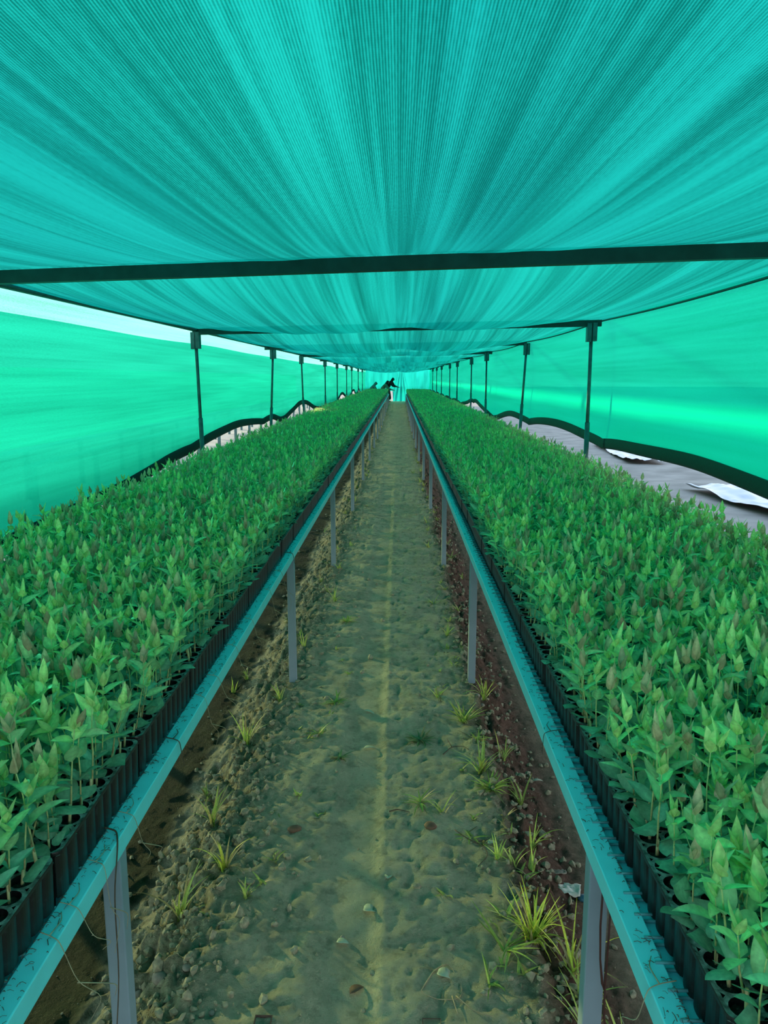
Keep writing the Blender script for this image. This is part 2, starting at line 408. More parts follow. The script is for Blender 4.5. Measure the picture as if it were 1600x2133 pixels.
# far end cloth with a gathered curtain over the doorway
X = np.linspace(-2.05, 1.9, 160); Zt = np.linspace(0, 1, 24)
low = np.where(X < -.50, .95, np.where(X < -.2, 1.0, .93)); low = np.where((X > -.52) & (X < -.34), .80, .17)
PX = np.repeat(X[:, None], 24, 1); PZ = low[:, None] + (2.06 - low[:, None]) * Zt[None]
fan = (PX - .12) / (2.4 - PZ); dr = np.exp(-(fan / .22) ** 2)
PY = 45.0 + .05 * fbm(PX * 2.2, PZ * 1.1, 71, 3) * 1.5 - dr * (.05 * np.sin(fan * 46) + .22 * np.exp(-((PZ - .65) / .35) ** 2))
b = MB(); b.grid(np.stack([PX, PY, PZ], -1))
wb = tag(b.build('wall_back', M['back_net'], None, True), 'teal cloth closing the far end of the shade house', 'shade cloth', kind='structure')
# ------------------------------------------------------------------ frame: beams, posts, eaves
for k in range(2, NBAY + 1):
    a = np.array([XL, YL[k], ZL - .028]); d = np.array([XR, YR[k], ZR - .028]); q = (d - a) / np.linalg.norm(d - a)
    sd = np.cross(q, (0, 0, 1)); hw, hh = .022, .026
    b = MB(); v = []
    for p in (a, d):
        for s1, s2 in ((-1, -1), (1, -1), (1, 1), (-1, 1)): v.append(p + sd * hw * s1 + np.array([0, 0, hh * s2]))
    b.add(v, [(0, 1, 2, 3), (4, 7, 6, 5), (0, 4, 5, 1), (1, 5, 6, 2), (2, 6, 7, 3), (3, 7, 4, 0)])
    o = b.build('roof_beam', M['beam'])
    n = k - 2
    lab = ('dark steel roof beam crossing overhead closest to the viewer' if n == 1 else
           'dark steel roof beam, ' + ordinal(max(n, 1)) + ' cross beam along the tunnel') if n >= 1 else 'dark steel roof beam behind the viewer'
    tag(o, lab, 'beam', 'cross beams under the roof cloth')

LX = {3: (-1.90, 3.05, 0), 4: (-1.84, 7.08, -.02), 5: (-1.75, 10.86, .05), 6: (-1.83, 14.64, -.025), 7: (-1.745, 18.42, 0), 8: (-1.76, 22.2, 0), 9: (-1.745, 25.98, 0), 10: (-1.80, 29.76, 0)}
RX = {4: (1.60, 6.58, 0), 5: (1.68, 10.36, .05), 6: (1.58, 14.14, 0), 7: (1.66, 17.92, 0), 8: (1.62, 21.7, 0), 9: (1.66, 25.48, 0)}
def post(x, y, zt, lean, sidew, n):
    rt = empty('support_post', (x, y, gz(x, y)))
    h = zt - .05 - gz(x, y)
    tag(rt, f'grey steel support post, {ordinal(n)} along the {sidew} net' + (' from the viewer' if n > 1 else ', closest to the viewer'), 'post', f'support posts along the {sidew} side')
    b = MB(); s = .5
    b.tube([(-lean * (h - 1.2) / 1. * 0 + lean * (-(h - 1.0)), 0, 1.0), (0, 0, h)], .0155, 8); b.build('upper_tube', M['post'], rt, True)
    b = MB(); b.tube([(-lean * h, 0, -.08), (-lean * (h - 1.22), 0, 1.22)], .021, 8); b.build('sleeve', M['post'], rt, True)
    b = MB(); sgn = 1 if sidew == 'left' else -1
    b.box(-.040, -.004, -.028, .028, h - .13, h + .02); b.box(.004, .040, -.036, .036, h - .125, h + .024)
    b.build('bracket', M['post'], rt)
    return rt
for k in range(3, NBAY):
    x, y, ln = LX.get(k, (-1.75, YL[k], 0)); post(x, y, ZL, ln, 'left', k - 2)
    x, y, ln = RX.get(k, (1.60, YR[k], 0)); post(x, y, ZR, ln, 'right', k - 2)

b = MB(); b.tube([(XL + .03, y, ZL - .012 - .0 * i) for i, y in enumerate(np.linspace(-.7, 44.9, 60))], .017, 8)
tag(b.build('eave_pipe', M['post'], None, True), 'grey steel pipe running under the left edge of the roof', 'pipe')
b = MB(); b.tube([(XR + .012, y, ZR - .008 - .02 * math.sin(math.pi * ((y - YR[0]) / 3.78 % 1))) for y in np.linspace(-.9, 44.9, 220)], .007, 6)
tag(b.build('eave_cable', M['beam'], None, True), 'thin dark cable running under the right edge of the roof', 'cable')

# ------------------------------------------------------------------ benches
PITCH_Y, TW, TL = .414, .272, .408
LEGY = [-1.28 + 2.52 * k for k in range(18)]
LEGY = [-1.15, 1.335, 3.795, 6.31, 9.03, 11.73, 14.45] + [14.45 + 2.72 * k for k in range(1, 12)]
LEGY = [y for y in LEGY if y < Y_END]
WID = 4 * TW + .085
def bench(sidew, s, xin):
    """s: direction from the aisle outwards"""
    rt = empty('seedling_bench', (xin, 1.285, 0))
    tag(rt, f'long pale blue steel bench carrying seedling trays on the {sidew} side of the path', 'bench')
    def W(x, y, z): return (s * x, y - 1.285, z)
    def bx(m, x0, x1, y0, y1, z0, z1):
        a, c = sorted((s * x0, s * x1)); m.box(a, c, y0 - 1.285, y1 - 1.285, z0, z1)
    b = MB(); bx(b, 0, .036, -1.6, Y_END, RZ - .04, RZ); o = b.build('front_rail', M['rail'], rt)
    bev(o, .002)
    b = MB(); bx(b, .036, .07, -1.6, Y_END, RZ - .026, RZ - .018); b.build('inner_ledge', M['rail'], rt)
    b = MB(); bx(b, WID - .036, WID, -1.6, Y_END, RZ - .04, RZ); b.build('back_rail', M['rail'], rt)
    b = MB()
    y = -1.55
    while y < Y_END:
        zr = RZ - (.0135 if s > 0 else .0029); b.tube([W(.022 if s > 0 else .037, y, zr), W(WID - .03, y, zr)], .0028, 5); y += .0525
    if s > 0:
        y = -1.5
        while y < Y_END:
            b.tube([W(.020 + .004 * rng.random(), y, RZ + .0012), W(.052, y, RZ + .001)], .0026, 5); y += .0525
    b.build('mesh_deck', M['rod'], rt, True)
    for i, y in enumerate(LEGY):
        for xx in (.0, WID - .04):
            hgt = RZ - .04; zg = gz(xin + s * (xx + .02), y) - .05
            m = MB(); bx(m, xx + .001, xx + .039, y - .018, y + .018, zg, hgt); o = m.build('leg', M['leg'], rt); bev(o, .003)
        m = MB(); bx(m, .036, WID - .036, y - .015, y + .015, RZ - .06, RZ - .022); m.build('cross_bar', M['leg'], rt)
    return rt
def bev(o, w):
    md = o.modifiers.new('bevel', 'BEVEL'); md.width = w; md.segments = 2; md.limit_method = 'ANGLE'
bl = bench('left', -1, RAIL_L); br = bench('right', 1, RAIL_R)

# rust drips on the nearest right leg, flaked paint on the nearest left one
m = MB(); yy = -.0195
for pts in ([(.012, .63), (.011, .56), (.014, .49), (.02, .44), (.025, .425)], [(.028, .63), (.027, .52), (.0255, .43), (.0265, .37), (.031, .345)]):
    m.tube([(x, yy, z) for x, z in pts], [.0022, .0022, .002, .0026, .0015], 5)
m.build('rust_drip', M['rust'], br, True)

# ------------------------------------------------------------------ trays
NX, NY = 6, 10
PX_, PY_ = .0435, .0406
TH = .083
def tray_meshes():
    b = MB(); soil = MB(); n = 16
    circ = [(math.cos(2 * math.pi * (k + .5) / n), math.sin(2 * math.pi * (k + .5) / n)) for k in range(n)]
    for i in range(NX):
        for j in range(NY):
            cx = (i - (NX - 1) / 2) * PX_; cy = (j - (NY - 1) / 2) * PY_
            v = []
            for a, c_ in circ:
                m_ = max(abs(a), abs(c_)); v.append((cx + a / m_ * PX_ / 2, cy + c_ / m_ * PY_ / 2, 0))
            for a, c_ in circ: v.append((cx + a * .0182, cy + c_ * .0178, 0))
            for a, c_ in circ: v.append((cx + a * .0172, cy + c_ * .0168, -.016))
            f = []
            for q in range(n):
                q2 = (q + 1) % n
                f.append((q, q2, n + q2, n + q)); f.append((n + q, n + q2, 2 * n + q2, 2 * n + q))
            b.add(v, f)
            sv = [(cx, cy, -.006)] + [(cx + a * .0174, cy + c_ * .017, -.011 + .002 * math.sin(5 * a + 3 * c_ + i + j)) for a, c_ in circ]
            soil.add(sv, [(0, q + 1, (q + 1) % n + 1) for q in range(n)])
    hx, hy = NX * PX_ / 2 + .0045, NY * PY_ / 2 + .0008
    # rim lip
    path = []; base = []
    def walk(p0, p1, nrm, cells):
        for c_ in range(cells):
            for s in range(7):
                t_ = (c_ + s / 7) / cells; arc = math.sqrt(max(0, 1 - (2 * s / 7 - 1) ** 2))
                x = p0[0] + (p1[0] - p0[0]) * t_; y = p0[1] + (p1[1] - p0[1]) * t_
                path.append((x, y)); base.append((x - nrm[0] * (.0085 - .0080 * arc), y - nrm[1] * (.0085 - .0080 * arc)))
    walk((-hx, -hy), (hx, -hy), (0, -1), NX); walk((hx, -hy), (hx, hy), (1, 0), NY)
    walk((hx, hy), (-hx, hy), (0, 1), NX); walk((-hx, hy), (-hx, -hy), (-1, 0), NY)
    path = np.array(path); base = np.array(base); k = len(path)
    # round the corners of the rim a little
    def corner(P, r):
        Q = P.copy(); ax = np.abs(Q[:, 0]) > hx - r; ay = np.abs(Q[:, 1]) > hy - r; mk = ax & ay
        cx = np.sign(Q[:, 0]) * (hx - r); cy = np.sign(Q[:, 1]) * (hy - r)
        d = np.stack([Q[:, 0] - cx, Q[:, 1] - cy], 1); l = np.linalg.norm(d, axis=1); mk &= l > r
        Q[mk, 0] = cx[mk] + d[mk, 0] / l[mk] * r; Q[mk, 1] = cy[mk] + d[mk, 1] / l[mk] * r
        return Q
    path = corner(path, .016)
    inner = path * ((NX * PX_ / 2 - .002) / hx, (NY * PY_ / 2 - .002) / hy)
    z0 = np.zeros((k, 1))
    rings = [np.hstack([inner, z0]), np.hstack([path * (.997, .998), z0 + .0012]), np.hstack([path, z0 - .001]), np.hstack([path, z0 - .0055]),
             np.hstack([base, z0 - .0058]), np.hstack([base * (.985, .99), z0 - TH])]
    P = np.stack(rings, 1); P = np.concatenate([P, P[:1]], 0)
    b.grid(P[:, ::-1])
    b.box(-hx + .012, hx - .012, -hy + .012, hy - .012, -TH + .002, -TH + .006)
    return b.mesh('seedling_tray', M['tray'], False), soil.mesh('potting_soil', M['soil'], False)
TRAY_ME, SOIL_ME = tray_meshes()
NT = int((Y_END - .05 + .97) / PITCH_Y)
TY0 = .955 - PITCH_Y / 2 - PITCH_Y * 2     # a tray border falls at y = 1.165 (left) / 1.22 (right)
TOPZ = {'left': RZ + TH + .001, 'right': RZ - .0105 + TH + .001}
def tray_xy(sidew, i, r):
    if sidew == 'left': return RAIL_L - .033 - TW * (r + .5), (1.14 - PITCH_Y / 2) + PITCH_Y * i
    return RAIL_R + .049 + TW * (r + .5), (1.245 - PITCH_Y / 2) + PITCH_Y * i

CAM = np.array([0, 0, 1.55]); F = 1600.
PITCHA = math.atan(279.5 / 1600); YAWA = math.radians(1.0935)
FW = np.array([-math.sin(YAWA) * math.cos(PITCHA), math.cos(YAWA) * math.cos(PITCHA), -math.sin(PITCHA)])
RT = np.array([math.cos(YAWA), math.sin(YAWA), 0]); UPV = np.cross(RT, FW)
def inframe(p, mg=0):
    v = np.asarray(p) - CAM; z = v @ FW
    if z < .05: return False
    x = 800 + F * (v @ RT) / z; y = 1066.5 - F * (v @ UPV) / z
    return -mg < x < 1600 + mg and -mg < y < 2133 + mg

plants = []           # (x, y, z, side, tray ordinal, row-from-aisle, cell)
far = MB(); ROWW = ['aisle-edge row', 'second row in', 'third row in', 'outer row']
vis_no = {}
for sidew in ('left', 'right'):
    sg = -1 if sidew == 'left' else 1
    for r_ in range(4):
        no = 0
        for i in range(-3, 100):
            x, y = tray_xy(sidew, i, r_)
            if y > Y_END - .2: continue
            ax, ay, az = rng.normal(0, .0015), rng.normal(0, .002), rng.normal(0, .004)
            zt = TOPZ[sidew] + abs(rng.normal(0, .0012))
            corners = [inframe((x + a * TW / 2, y + c_ * TL / 2, zt - (.04 if r_ == 0 else 0)), 0) for a in (-1, 1) for c_ in (-1, 1)]
            seen = any(corners)
            if seen: no += 1
            indiv = seen and ((r_ == 0 and i < 84) or (r_ == 1 and i < 22) or i < 13)
            if indiv:
                o = link('seedling_tray', TRAY_ME); o.location = (x + ax, y + ay, zt); o.rotation_euler = (0, 0, az)
                s_ = link('potting_soil', SOIL_ME, o)
                tag(o, f'black seedling tray, {ordinal(no)} from the front, {ROWW[r_]}, {sidew} bench', 'tray', f'seedling trays on the {sidew} bench')
            else:
                far.box(x - TW / 2 + .004, x + TW / 2 - .004, y - TL / 2, y + TL / 2, zt - TH, zt - .003)
            for a in range(NX):
                for c_ in range(NY):
                    px = x + ax + (a - (NX - 1) / 2) * PX_; py = y + ay + (c_ - (NY - 1) / 2) * PY_
                    row = (NX - 1 - a) if sg < 0 else a
                    plants.append((px, py, zt - .008, sidew, no, r_ * NX + row, c_, i))
tag(far.build('seedling_trays', M['tray']), 'rest of the black seedling trays filling both benches under the leaves', 'trays', kind='stuff')

# ------------------------------------------------------------------ seedlings
def leafstrip(base, d, nrm, ln, wd, fold, curl, nseg, cut=1.0, shape=.62):
    """a leaf blade: three columns (folded along the midrib), returns verts, quads"""
    d = d / np.linalg.norm(d); sd = np.cross(d, nrm); sd /= np.linalg.norm(sd) + 1e-9; up = np.cross(sd, d)
    V = []; p = np.array(base, float); ang = 0
    for i in range(nseg + 1):
        t_ = i / nseg * cut
        w = wd * (math.sin(math.pi * t_ ** shape) ** .85 if t_ < 1 else 0) + (.03 * wd if i == 0 else 0)
        dd = d * math.cos(ang) - up * math.sin(ang); uu = up * math.cos(ang) + d * math.sin(ang)
        V += [p - sd * w + uu * (abs(w) * fold), p.copy(), p + sd * w + uu * (abs(w) * fold)]
        p = p + dd * ln * cut / nseg; ang += curl / nseg
    q = []
    for i in range(nseg):
        a = i * 3
        q += [(a, a + 3, a + 4, a + 1), (a + 1, a + 4, a + 5, a + 2)]
    return np.array(V), q
def lcol(base, n, mid=1.5):
    c_ = np.tile(np.array(base), (n, 1)); m_ = np.arange(n) % 3 == 1
    c_[m_] = np.minimum(1, c_[m_] * mid + .02); return c_
MATURE = np.array([.17, .37, .245]); YOUNG = np.array([.39, .64, .24]); TIPR = np.array([.46, .37, .22]); TIPG = np.array([.44, .61, .23])
def seedling(rs, lod, tall, red):
    st, fo, tp = MB(), MB(), MB()
    ns = {0: 6, 1: 3, 2: 1}[lod]
    h = .150 * tall * rs.uniform(.9, 1.1)
    jx, jy = rs.normal(0, .004, 2)
    lean = rs.normal(0, .012, 2)
    pegh = rs.uniform(.025, .045)
    peg = np.array([jx, jy, -.005]); ptop = peg + (lean[0] * .3, lean[1] * .3, pegh)
    off = rs.normal(0, .004, 2)
    P = [ptop + (0, 0, -.012) + (off[0] * .4, off[1] * .4, 0)]
    for t_ in (.33, .66, 1.):
        P.append(np.array([ptop[0] + lean[0] * t_ + off[0] + rs.normal(0, .002), ptop[1] + lean[1] * t_ + off[1] + rs.normal(0, .002), pegh + (h - pegh) * t_ * .86]))
    P = np.array(P)
    if lod == 0:
        st.tube([peg, ptop], [.0027, .0024], 6, (.75, .66, .36))
        st.tube(P, [.0016, .0014, .0011, .0008], 5, [(.7, .62, .34), (.7, .66, .32), (.66, .72, .32), (.66, .72, .34)])
    elif lod == 1:
        st.tube(P[[0, 3]], [.002, .0012], 3, (.66, .66, .32), caps=False)
    def at(t_):
        i = min(2, int(t_ * 3)); f = t_ * 3 - i; return P[i] * (1 - f) + P[i + 1] * f
    # broad cut leaves low down
    nb = rs.integers(1, 4) if lod < 2 else 1
    for k in range(nb):
        a = rs.uniform(0, 6.28); el = rs.uniform(.1, .95)
        d = np.array([math.cos(a) * math.cos(el), math.sin(a) * math.cos(el), math.sin(el)])
        cut = rs.choice([.5, .58, 1.0], p=[.5, .4, .1]); ln = rs.uniform(.044, .074)
        v, q = leafstrip(ptop + d * .008 - (0, 0, rs.uniform(0, .02)), d, np.array([0, 0, 1.]) + rs.normal(0, .25, 3), ln, rs.uniform(.015, .023), rs.uniform(0, .35), rs.uniform(-.3, .9), max(2, ns - 1) if lod else 6, cut, .75)
        fo.add(v, q, lcol(MATURE * rs.uniform(.8, 1.25) + np.array([.02, .03, 0]) * rs.random(), len(v), 1.4))
    # pairs up the shoot
    nn = 3 if lod == 0 else (3 if lod == 1 else 2)
    a0 = rs.uniform(0, 3.14)
    for k in range(nn):
        t_ = (.25 + .6 * k / max(1, nn - 1)) if nn > 1 else .6
        for w in (0, 1):
            if rs.random() < .12: continue
            a = a0 + k * 1.57 + w * 3.14 + rs.normal(0, .25); el = rs.uniform(.35, 1.15)
            d = np.array([math.cos(a) * math.cos(el), math.sin(a) * math.cos(el), math.sin(el)])
            ln = rs.uniform(.028, .058) * (1.05 - .2 * abs(k - 1)); f = k / max(1, nn - 1)
            col = (MATURE * (1 - f) + YOUNG * f) * rs.uniform(.8, 1.25)
            if f > .6 and red and rs.random() < .4: col = col * .5 + TIPR * .5
            v, q = leafstrip(at(t_), d, np.array([0, 0, 1.]) + rs.normal(0, .2, 3), ln * 1.18, rs.uniform(.0085, .0132) * (1.1 if lod else 1), rs.uniform(.1, .5), rs.uniform(-.2, 1.1), max(2, ns) if lod else 6)
            fo.add(v, q, lcol(col, len(v)))
    # upright pair at the tip
    base = (TIPR if red else TIPG) * rs.uniform(.85, 1.15)
    for w in range(2 if lod else 3):
        a = a0 + w * (3.14 if lod else 2.1) + rs.normal(0, .3); el = rs.uniform(1.0, 1.4)
        d = np.array([math.cos(a) * math.cos(el), math.sin(a) * math.cos(el), math.sin(el)])
        v, q = leafstrip(P[-1], d, np.array([-math.cos(a), -math.sin(a), .4]), rs.uniform(.034, .054) * (.6 if w == 2 else 1), rs.uniform(.006, .0105), rs.uniform(.1, .4), rs.uniform(-.4, .2), max(2, ns) if lod else 6)
        tp.add(v, q, lcol(base * rs.uniform(.85, 1.2), len(v), 1.35))
    if st.n == 0: st = None
    return st, fo, tp
near_kinds = []
for k in range(26):
    rs = np.random.default_rng(100 + k); red = k % 5 in (0, 1); tall = [.82, 1.0, 1.18][k % 3]
    st, fo, tp = seedling(rs, 0, tall, red)
    near_kinds.append((st, fo, tp, red, tall, st.mesh('stem', M['leaf'], True), fo.mesh('foliage', M['leaf'], True), tp.mesh('shoot_tip', M['leaf'], True)))
def flat(*mbs):
    V = []; Q = []; T = []; Cc = []; n = 0
    for m_ in mbs:
        if m_ is None: continue
        V += m_.v; Cc += m_.c; Q += [f + n for f in m_.f4]; T += [f + n for f in m_.f3]; n += m_.n
    return np.concatenate(V), np.concatenate(Q), (np.concatenate(T) if T else np.zeros((0, 3), int)), np.concatenate(Cc)
protoN = [flat(*k[:3]) for k in near_kinds]
protoM = [flat(*seedling(np.random.default_rng(300 + k), 1, [.85, 1., 1.15][k % 3], k % 5 in (0, 1))) for k in range(30)]
protoF = [flat(*seedling(np.random.default_rng(500 + k), 2, [.85, 1., 1.15][k % 3], k % 5 in (0, 1))) for k in range(30)]

cand = [p for p in plants if p[1] > .3]
dist = np.array([np.linalg.norm(np.array(p[:3]) + (0, 0, .07) - CAM) for p in cand])
dist += np.array([-.35 if p[5] == 0 else (-.15 if p[5] == 1 else 0) for p in cand])
order = np.argsort(dist); chosen = set(); no_plant = set()
for q in order:
    p = cand[q]
    if rng.random() < (.10 if p[5] == 0 else .04): no_plant.add(id(p)); continue
    if len(chosen) < 300 and inframe(np.array(p[:3]) + (0, 0, .05), -4): chosen.add(id(p))
ROWN = ['aisle edge', 'second row', 'third row', 'fourth row', 'fifth row', 'sixth row'] + [ordinal(k) + ' row' for k in range(7, 30)]
lists = {'N': [], 'M': [], 'F': []}
for p in plants:
    if id(p) in no_plant: continue
    x, y, z, sidew, no, row, cell, i = p
    a = rng.random() * 6.283; s = rng.uniform(.85, 1.2)
    if id(p) in chosen:
        kk = int(rng.integers(0, len(near_kinds))); K = near_kinds[kk]
        rt = empty('seedling', (x, y, z), a); rt.scale = (s, s, s)
        for nm, me in (('stem', K[5]), ('foliage', K[6]), ('shoot_tip', K[7])): link(nm, me, rt)
        hgt = K[4] * s; size = 'short' if hgt < .88 else ('tall' if hgt > 1.12 else 'mid-height')
        lab = f"{size} {'red-tipped' if K[3] else 'green-tipped'} seedling, {sidew} bench, {ordinal(max(no, 1))} tray from the front, {ROWN[row]}, {ordinal(cell + 1)} cell"
        tag(rt, lab, 'seedling', f'broad-leaved seedlings near the front of the {sidew} bench')
    else:
        lists['N' if y < 4.2 else ('M' if y < 13 else 'F')].append((x, y, z, a, s))
st = MB()
for key, protos in (('N', protoN), ('M', protoM), ('F', protoF)):
    A = np.array(lists[key])
    kind = rng.integers(0, len(protos), len(A))
    for q, (V, Q, T, Cc) in enumerate(protos):
        B = A[kind == q]
        if not len(B): continue
        ca, sa = np.cos(B[:, 3]), np.sin(B[:, 3]); s = B[:, 4]
        X = (V[None, :, 0] * ca[:, None] - V[None, :, 1] * sa[:, None]) * s[:, None] + B[:, 0:1]
        Y = (V[None, :, 0] * sa[:, None] + V[None, :, 1] * ca[:, None]) * s[:, None] + B[:, 1:2]
        Z = V[None, :, 2] * s[:, None] + B[:, 2:3]
        n = len(V); offs = (np.arange(len(B)) * n)[:, None, None]
        colr = np.clip(Cc[None] * rng.uniform(.82, 1.2, (len(B), 1, 1)), 0, 1).reshape(-1, 3)
        n0 = st.n; st.v.append(np.stack([X, Y, Z], -1).reshape(-1, 3)); st.c.append(colr)
        st.f4.append((Q[None] + offs).reshape(-1, 4) + n0)
        if len(T): st.f3.append((T[None] + offs).reshape(-1, 3) + n0)
        st.n += n * len(B)
tag(st.build('seedlings', M['leaf'], None, True), 'dense carpet of green seedlings filling both benches into the distance', 'seedlings', kind='stuff')

# ------------------------------------------------------------------ grass
def tuft(x, y, n, hgt, spread, label, group=None, seed=0, col=(.36, .48, .12), flatness=.0, name='grass_tuft'):
    rs = np.random.default_rng(900 + seed); b = MB()
    for k in range(n):
        a = rs.uniform(0, 6.283); h = hgt * rs.uniform(.5, 1.15); sp = spread * rs.uniform(.3, 1.2)
        el0 = math.pi / 2 - rs.uniform(.05, .5) - flatness * rs.uniform(.6, 1.0)
        d = np.array([math.cos(a), math.sin(a), 0]); p = np.array([rs.normal(0, .006), rs.normal(0, .006), -.004])
        sd = np.array([-math.sin(a), math.cos(a), 0]); V = []; ns = 6; w0 = rs.uniform(.0024, .0046); el = el0
        bend = rs.uniform(.3, 1.9) * sp / max(spread, 1e-3)
        for i in range(ns + 1):
            w = w0 * (1 - (i / ns) ** 2.2) + .0003
            up = np.array([0, 0, 1]) * math.cos(el) * w * .5
            V += [p - sd * w + up, p.copy(), p + sd * w + up]
            p = p + (d * math.cos(el) + np.array([0, 0, 1]) * math.sin(el)) * h / ns
            el -= bend / ns
            if p[2] < .002: p[2] = .002; el = max(el, 0)
        q = []
        for i in range(ns):
            c_ = i * 3; q += [(c_, c_ + 3, c_ + 4, c_ + 1), (c_ + 1, c_ + 4, c_ + 5, c_ + 2)]
        cc = np.array(col) * rs.uniform(.7, 1.35)
        if rs.random() < .2: cc = np.array([.34, .32, .15]) * rs.uniform(.7, 1.2)
        b.add(np.array(V), q, np.clip(cc, 0, 1))
    o = b.build(name, M['grass'], None, True); o.location = (x, y, gz(x, y) - .002)
    return tag(o, label, 'grass', group)
GR = [
 (-.67, 3.157, 12, .15, .5, 'upright tuft of grass high on the left crumbly bank beside the second bench leg', 0),
 (-.559, 2.242, 12, .14, .6, 'fresh grass tuft at the crest of the left bank, blades spreading, near the front', 0),
 (-.651, 2.055, 10, .17, .4, 'tall thin grass tuft lowest on the left bank close to the front leg', 0),
 (-.676, 2.547, 8, .15, .4, 'narrow tuft of tall blades midway along the left bank', 0),
 (-.761, 2.83, 9, .07, .8, 'low spreading grass tuft at the muddy foot of the left bank', .5),
 (-.58, 3.55, 6, .11, .4, 'small upright grass tuft just before the second left bench leg', 0),
 (-.46, 2.09, 6, .06, .7, 'tiny grass tuft casting a shadow on the dirt beside the left bank', 0),
 (-.40, 2.27, 5, .05, .8, 'small curled grass tuft on the left half of the path', .4),
 (-.35, 3.17, 8, .07, .9, 'thin pale grass tuft on the path behind the flat clump at left', .6),
 (-.24, 2.95, 14, .06, .9, 'dark flattened grass clump beside the wheel track on the left', 1.1),
 (-.30, 3.52, 16, .09, .9, 'flat straggling grass patch in front of the second left leg', 1.0),
 (-.33, 4.75, 18, .09, .9, 'wide flat grass patch on the path beyond the second left leg', 1.0),
 (.42, 3.55, 9, .16, .4, 'tall grass tuft standing right beside the second right bench leg', 0),
 (.20, 3.58, 9, .07, .9, 'small yellowish grass tuft on the path left of the second right leg', .7),
 (.301, 3.30, 26, .11, 1., 'big sprawling grass clump on the right shoulder in front of the second leg', .5),
 (.34, 3.13, 10, .10, .9, 'uprooted grass tuft with pale root tail on the right shoulder', .9),
 (.097, 3.126, 30, .08, 1., 'dark matted grass clump lying flat right of the wheel track', 1.1),
 (.332, 2.86, 14, .16, .8, 'arching grass tuft of long blades midway along the right shoulder', .1),
 (.45, 3.05, 6, .13, .4, 'sparse tall grass blades on the red right bank', 0),
 (.36, 2.73, 30, .09, 1., 'wide tangled grass clump spilling over the right bank edge', .8),
 (.47, 2.72, 8, .11, .6, 'grass tuft with two long blades on the red bank', 0),
 (.08, 2.62, 10, .09, .9, 'loose green grass tuft on the right half of path by the track', .9),
 (.16, 2.56, 5, .10, .5, 'thin forked grass sprig on the path right of the track', .2),
 (.25, 2.42, 9, .06, .9, 'withered grass sprig lying on the right half of the path', 1.),
 (.46, 2.40, 5, .13, .5, 'lone long-bladed grass tuft low on the red bank', .1),
 (.33, 2.29, 5, .08, .5, 'small curved grass shoot near the right bank edge, left of a pair', .2),
 (.38, 2.27, 5, .08, .5, 'small curved grass shoot near the right bank edge, right of a pair', .2),
 (.44, 2.27, 4, .10, .5, 'single upright grass shoot at the top of the red bank', 0),
 (.32, 2.02, 8, .11, .9, 'curly grass tuft on the right shoulder behind the big front clump', .7),
 (.38, 1.92, 34, .15, 1.1, 'largest bright grass clump on the right shoulder near the front', .15),
 (.30, 1.885, 9, .15, .9, 'uprooted broad-bladed grass lying left of the largest clump', .9),
 (.475, 1.84, 12, .19, .7, 'tall bright grass tuft against the nearest right bench leg', .1),
 (.475, 1.77, 12, .12, .8, 'low arching grass tuft below the tall one at the right leg', .4),
 (.24, 1.76, 5, .09, .9, 'flat three-bladed grass sprig on the near right of the path', 1.),
 (.465, 1.64, 8, .15, .4, 'narrow upright grass tuft at the bottom edge by the right leg', 0),
 (.55, 1.62, 6, .13, .4, 'grass blades half hidden behind the nearest right bench leg', 0),
 (-.90, 3.95, 6, .09, .5, 'green sprout in the wet left trench, nearer of two', .1),
 (-.86, 4.12, 6, .09, .5, 'green sprout in the wet left trench, farther of two', .1),
]
for k, (x, y, n, h, sp, lab, fl) in enumerate(GR):
    tuft(x, y, int(n * 1.6), h * 1.1, sp, lab, 'weeds on the path near the front', k, flatness=fl,
         col=(.16, .30, .12) if 'dark' in lab else ((.50, .62, .10) if 'bright' in lab or 'fresh' in lab else (.36, .50, .12)))
for k in range(64):
    left = k % 2 == 0; y = 4.3 + 13 * (k / 64) ** 1.3 + rng.normal(0, .1)
    x = (-.60 + .09 * rng.normal()) if left else (.36 + .07 * rng.normal())
    tuft(x, y, int(rng.integers(5, 14)), rng.uniform(.05, .13), .7,
         'small grass tuft far along the ' + ('left' if left else 'right') + ' shoulder of the path, beyond the second bench leg', 'weeds far along the ' + ('left' if left else 'right') + ' shoulder', 200 + k, flatness=rng.uniform(0, .6))

for k in range(34):
    y = 1.75 + 2.6 * rng.random(); x = rng.uniform(.12, .42) if k % 3 else rng.uniform(-.48, -.25)
    tuft(x, y, int(rng.integers(3, 8)), rng.uniform(.03, .06), .8, 'tiny flat sprig of grass scattered on the near part of the path', 'tiny sprigs on the path', 400 + k, flatness=rng.uniform(.4, 1.))

